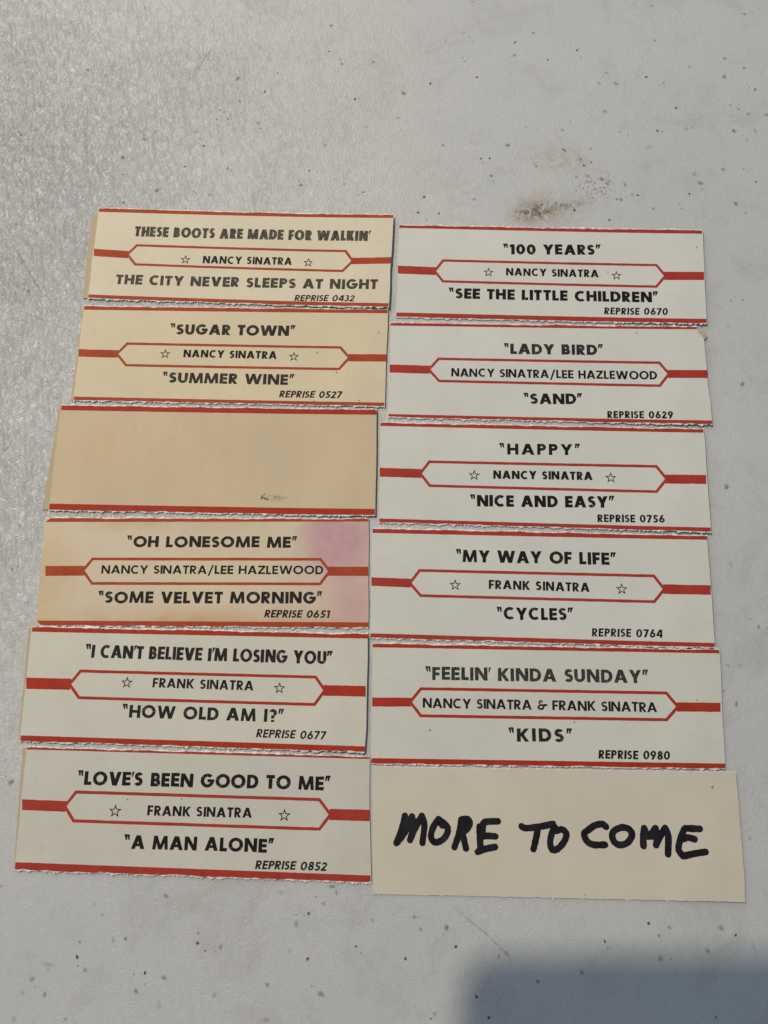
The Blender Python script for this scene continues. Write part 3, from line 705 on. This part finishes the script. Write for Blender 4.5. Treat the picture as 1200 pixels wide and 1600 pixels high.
    if 'margin' in d:
        mt, mb = d['margin']
        V, F = [], []
        n = 24
        tl, bl = q[0], q[3]
        zt = max(zb - .10, .12)
        for i in range(n + 1):
            v = i / n
            w = rnd.gauss(0, .03)
            x = mt[0] * (1 - v) + mb[0] * v + w; y = mt[1] * (1 - v) + mb[1] * v
            xi = tl[0] * (1 - v) + bl[0] * v + 1.2; yi = tl[1] * (1 - v) + bl[1] * v - (.3 if v < .5 else -.3)
            V += [(x, y, zt), (xi, yi, zt), (x, y, .02)]
        for i in range(n):
            b = i * 3
            F += [(b, b + 3, b + 4, b + 1), (b + 3, b, b + 2, b + 5)]
        mesh_obj('side_margin', V, F, TAN, root)
    if d.get('fleck'):
        V, F, A = [], [], []
        for x, y in d['fleck']:
            b = len(V); r0 = rnd.uniform(.22, .36)
            V.append((x, y, zf(x, y) + .012)); A.append(rnd.uniform(.5, .9))
            for i in range(7):
                a = i * math.pi * 2 / 7
                V.append((x + r0 * math.cos(a) * rnd.uniform(.5, 1.3), y + r0 * math.sin(a) * rnd.uniform(.5, 1.5), zf(x, y) + .012)); A.append(.15)
            for i in range(7):
                F.append((b, b + 1 + i, b + 1 + (i + 1) % 7))
        o = mesh_obj('dirt_fleck', V, F, SPECK, root, A)
        o['kind'] = 'stuff'
    if 'hand' in d:
        for w, strokes in d['hand']:
            V, F = [], []
            rad = .69 if w != 'COME' else .70
            lay = 0
            for st in strokes:
                lay += 1
                # smooth the stroke with a Catmull-Rom pass
                P = [Vector(p) for p in st]
                C = []
                for k in range(len(P) - 1):
                    p0 = P[max(k - 1, 0)]; p1 = P[k]; p2 = P[k + 1]; p3 = P[min(k + 2, len(P) - 1)]
                    for i in range(8):
                        t = i / 8
                        C.append(.5 * ((2 * p1) + (p2 - p0) * t + (2 * p0 - 5 * p1 + 4 * p2 - p3) * t * t + (3 * p1 - p0 - 3 * p2 + p3) * t ** 3))
                C.append(P[-1])
                z = .016 + .0015 * lay
                L, R_ = [], []
                for k, c in enumerate(C):
                    tdir = (C[min(k + 1, len(C) - 1)] - C[max(k - 1, 0)]).normalized()
                    nn = Vector((-tdir.y, tdir.x)) * (rad * rnd.uniform(.93, 1.05))
                    L.append(c + nn); R_.append(c - nn)
                b = len(V)
                for a1, a2 in zip(L, R_):
                    V.append((a1.x, a1.y, zf(a1.x, a1.y) + z)); V.append((a2.x, a2.y, zf(a2.x, a2.y) + z))
                for k in range(len(C) - 1):
                    F.append((b + 2 * k, b + 2 * k + 1, b + 2 * k + 3, b + 2 * k + 2))
                for c in (C[0], C[-1]):
                    b = len(V); z += .0004
                    V.append((c.x, c.y, zf(c.x, c.y) + z))
                    for i in range(14):
                        a = 2 * math.pi * i / 14
                        rr = rad * rnd.uniform(.92, 1.04)
                        V.append((c.x + rr * math.cos(a), c.y + rr * math.sin(a), zf(c.x, c.y) + z))
                    for i in range(14):
                        F.append((b, b + 1 + i, b + 1 + (i + 1) % 14))
            mesh_obj('handwritten_word', V, F, MARKER, root)
    return root, zf

CREAM1 = (.73, .65, .50)
CREAM2 = (.71, .61, .43)
TANP = (.64, .515, .345)
CREAM4 = (.69, .58, .43)
CREAM5 = (.655, .63, .55)  # strip's own tone, lowered slightly for the light's falloff
CREAM6 = (.62, .595, .525)  # own paper colour, with light falloff towards the bottom worked in
WHITE = (.675, .668, .62)
NOTE = (.66, .60, .50)
TAN = paper_material('yellowed_paper_edge', (.50, .41, .29))
def marker_material():
    t = NT('black_marker_ink')
    c = t.mix(t.ramp(t.noise(500, 4, .65, .5, stretch=(1, .35, 1, .4)), .35, .7), (.005, .005, .008), (.020, .018, .026))
    return t.done(t.bsdf(c, t.ramp(t.noise(300, 3), .3, .7, .45, .75), t.noise(1500, 3, .7), .00003, .5, .2))
MARKER = marker_material()
RED_W = red_material('brick_red_print', (.40, .042, .028))
RED_O = red_material('orange_red_print', (.40, .062, .022))
RED_B = red_material('bright_red_print', (.40, .036, .016))
G = 'jukebox title strips laid out in two columns'
P = paper_material
SPEC = [
 ('S1', dict(label="cream title strip reading THESE BOOTS ARE MADE FOR WALKIN' topping the left column", tone=CREAM1, red=RED_O, curl=(.38, .2, .8, 0, 0, 0), torn=.8)),
 ('S2', dict(label='cream title strip reading SUGAR TOWN, directly above the blank strip', tone=CREAM2, red=RED_O, curl=(.36, .1, .25, 0, 0, 0))),
 ('S3', dict(label='blank tan strip with only red edges and a smudged trace of print', tone=TANP, red=RED_B, curl=(.40, .15, .5, 0, 0, 0), stain=stain_smoke)),
 ('S4', dict(label='yellowed title strip with a magenta stain, reading OH LONESOME ME', tone=CREAM4, red=RED_O, curl=(.34, .05, .1, 0, 0, 0), stain=stain_pink)),
 ('S5', dict(label="off-white title strip reading I CAN'T BELIEVE I'M LOSING YOU, just under the pink-stained strip", tone=CREAM5, red=RED_B, curl=(.44, .1, .5, 0, 0, 0))),
 ('S6', dict(label="off-white title strip reading LOVE'S BEEN GOOD TO ME at the bottom of the left column", tone=CREAM6, red=RED_W, curl=(.38, .1, 0, 0, 0, 0))),
 ('R1', dict(label='white title strip reading 100 YEARS at the top of the right column', tone=WHITE, red=RED_W, curl=(.38, 0, .5, 0, 0, 0), torn=.8)),
 ('R2', dict(label='white title strip with a torn upper right corner, reading LADY BIRD', tone=WHITE, red=RED_W, curl=(.40, 0, .5, 0, 0, 0))),
 ('R3', dict(label='white title strip reading HAPPY and NICE AND EASY', tone=WHITE, red=RED_W, curl=(.42, 0, .5, 0, 0, 0))),
 ('R4', dict(label='white title strip reading MY WAY OF LIFE and CYCLES', tone=mul(WHITE, .99), red=RED_W, curl=(.38, 0, .5, 0, 0, 0))),
 ('R5', dict(label="white title strip reading FEELIN' KINDA SUNDAY, just above the handwritten card", tone=(.655, .645, .585), red=RED_B, curl=(.46, 0, .2, 0, 0, 0), torn=.7)),
 ('R6', dict(label='plain cream card with MORE TO COME handwritten in black marker', tone=NOTE, curl=(.32, 0, .3, 0, 0, 0), torn=.35, lip=.3)),
]
for key, s in SPEC:
    s['paper'] = P('strip_paper', s['tone'], s.get('stain', stain_foxed if key in ('S6', 'S1', 'S2') else None))
    s['name'] = 'handwritten_card' if key == 'R6' else 'title_strip'
    s['cat'] = 'card' if key == 'R6' else 'title strip'
    if key != 'R6': s['group'] = G
    if key == 'R2': s['cut'] = (36.3, 11.0, 1.05)
    root, zf = build_card(key, s)
    if key == 'S3':      # surviving feet of two letters of the erased catalogue number
        ink = ink_material(.5, TANP)
        V = [(11.6, -9.6), (11.9, -9.6), (12.1, -8.5), (11.85, -8.5), (12.0, -9.1), (12.7, -9.6), (12.95, -9.5), (12.2, -8.9), (12.9, -9.6), (13.5, -9.6), (13.5, -9.35), (12.95, -9.35), (12.2, -8.3), (12.5, -8.1), (12.6, -8.35), (12.35, -8.5)]
        mesh_obj('catalogue_number', [(x, y, zf(x, y) + .016 + .001 * (i // 4)) for i, (x, y) in enumerate(V)], [(0, 1, 2, 3), (4, 5, 6, 7), (8, 9, 10, 11), (12, 13, 14, 15)], ink, root)
    if key == 'R2':      # the curled scrap left where the corner tore
        V = [(36.2, 11.05, .45), (37.2, 11.5, .75), (38.3, 11.2, .95), (38.55, 10.0, .8), (38.2, 9.25, .5), (37.3, 10.0, .62)]
        mesh_obj('torn_corner', V + [(x, y, z - .2) for x, y, z in V], [(0, 5, 4, 3, 2, 1), (6, 7, 8, 9, 10, 11)] + [(i, (i + 1) % 6, 6 + (i + 1) % 6, 6 + i) for i in range(6)], TAN, root)

# ------------------------------------------------------------------ the phone that takes the picture, just above its own lens; it throws the shadow at the lower right
def build_phone():
    root = bpy.data.objects.new('smartphone', None)
    COL.objects.link(root)
    root.matrix_world = cam.matrix_world @ Matrix.Translation((0, 0, .0035))
    root['label'] = 'dark smartphone held over the strips, casting the soft shadow at lower right'
    root['category'] = 'phone'
    dark = plain('dark_phone_glass', (.02, .02, .024), .25)
    x0, x1, y1, y0 = PHONE
    r, th = 5, 8
    ring = []
    for cx, cy, a0 in ((x1 - r, y1 - r, 0), (x0 + r, y1 - r, 90), (x0 + r, y0 + r, 180), (x1 - r, y0 + r, 270)):
        for i in range(7):
            a = math.radians(a0 + i * 15)
            ring.append((cx + r * math.cos(a), cy + r * math.sin(a)))
    n = len(ring)
    V, F = [], []
    for z, s in ((0, -.8), (.8, 0), (th - .8, 0), (th, -.8)):
        for x, y in ring:
            cx, cy = (x0 + x1) / 2, (y0 + y1) / 2
            V.append((x + s * (1 if x > cx else -1), y + s * (1 if y > cy else -1), z))
    for k in range(3):
        for i in range(n):
            j = (i + 1) % n
            F.append((k * n + i, k * n + j, (k + 1) * n + j, (k + 1) * n + i))
    F.append(tuple(range(n))[::-1])
    F.append(tuple(range(3 * n, 4 * n)))
    mesh_obj('phone_body', V, F, dark, root)
    for lx, ly in ((0, 0), (0, -19)):
        V, F = [], []
        m = 24
        for rr, z in ((5.2, -.02), (5.2, -1.1), (4.2, -1.1), (4.2, -.3)):
            for i in range(m):
                a = 2 * math.pi * i / m
                V.append((lx + rr * math.cos(a), ly + rr * math.sin(a), z))
        for k in range(3):
            for i in range(m):
                j = (i + 1) % m
                F.append((k * m + i, k * m + j, (k + 1) * m + j, (k + 1) * m + i))
        mesh_obj('lens_ring', V, F, dark, root)
PHONE = (-74, 8, 41, -116)
build_phone()
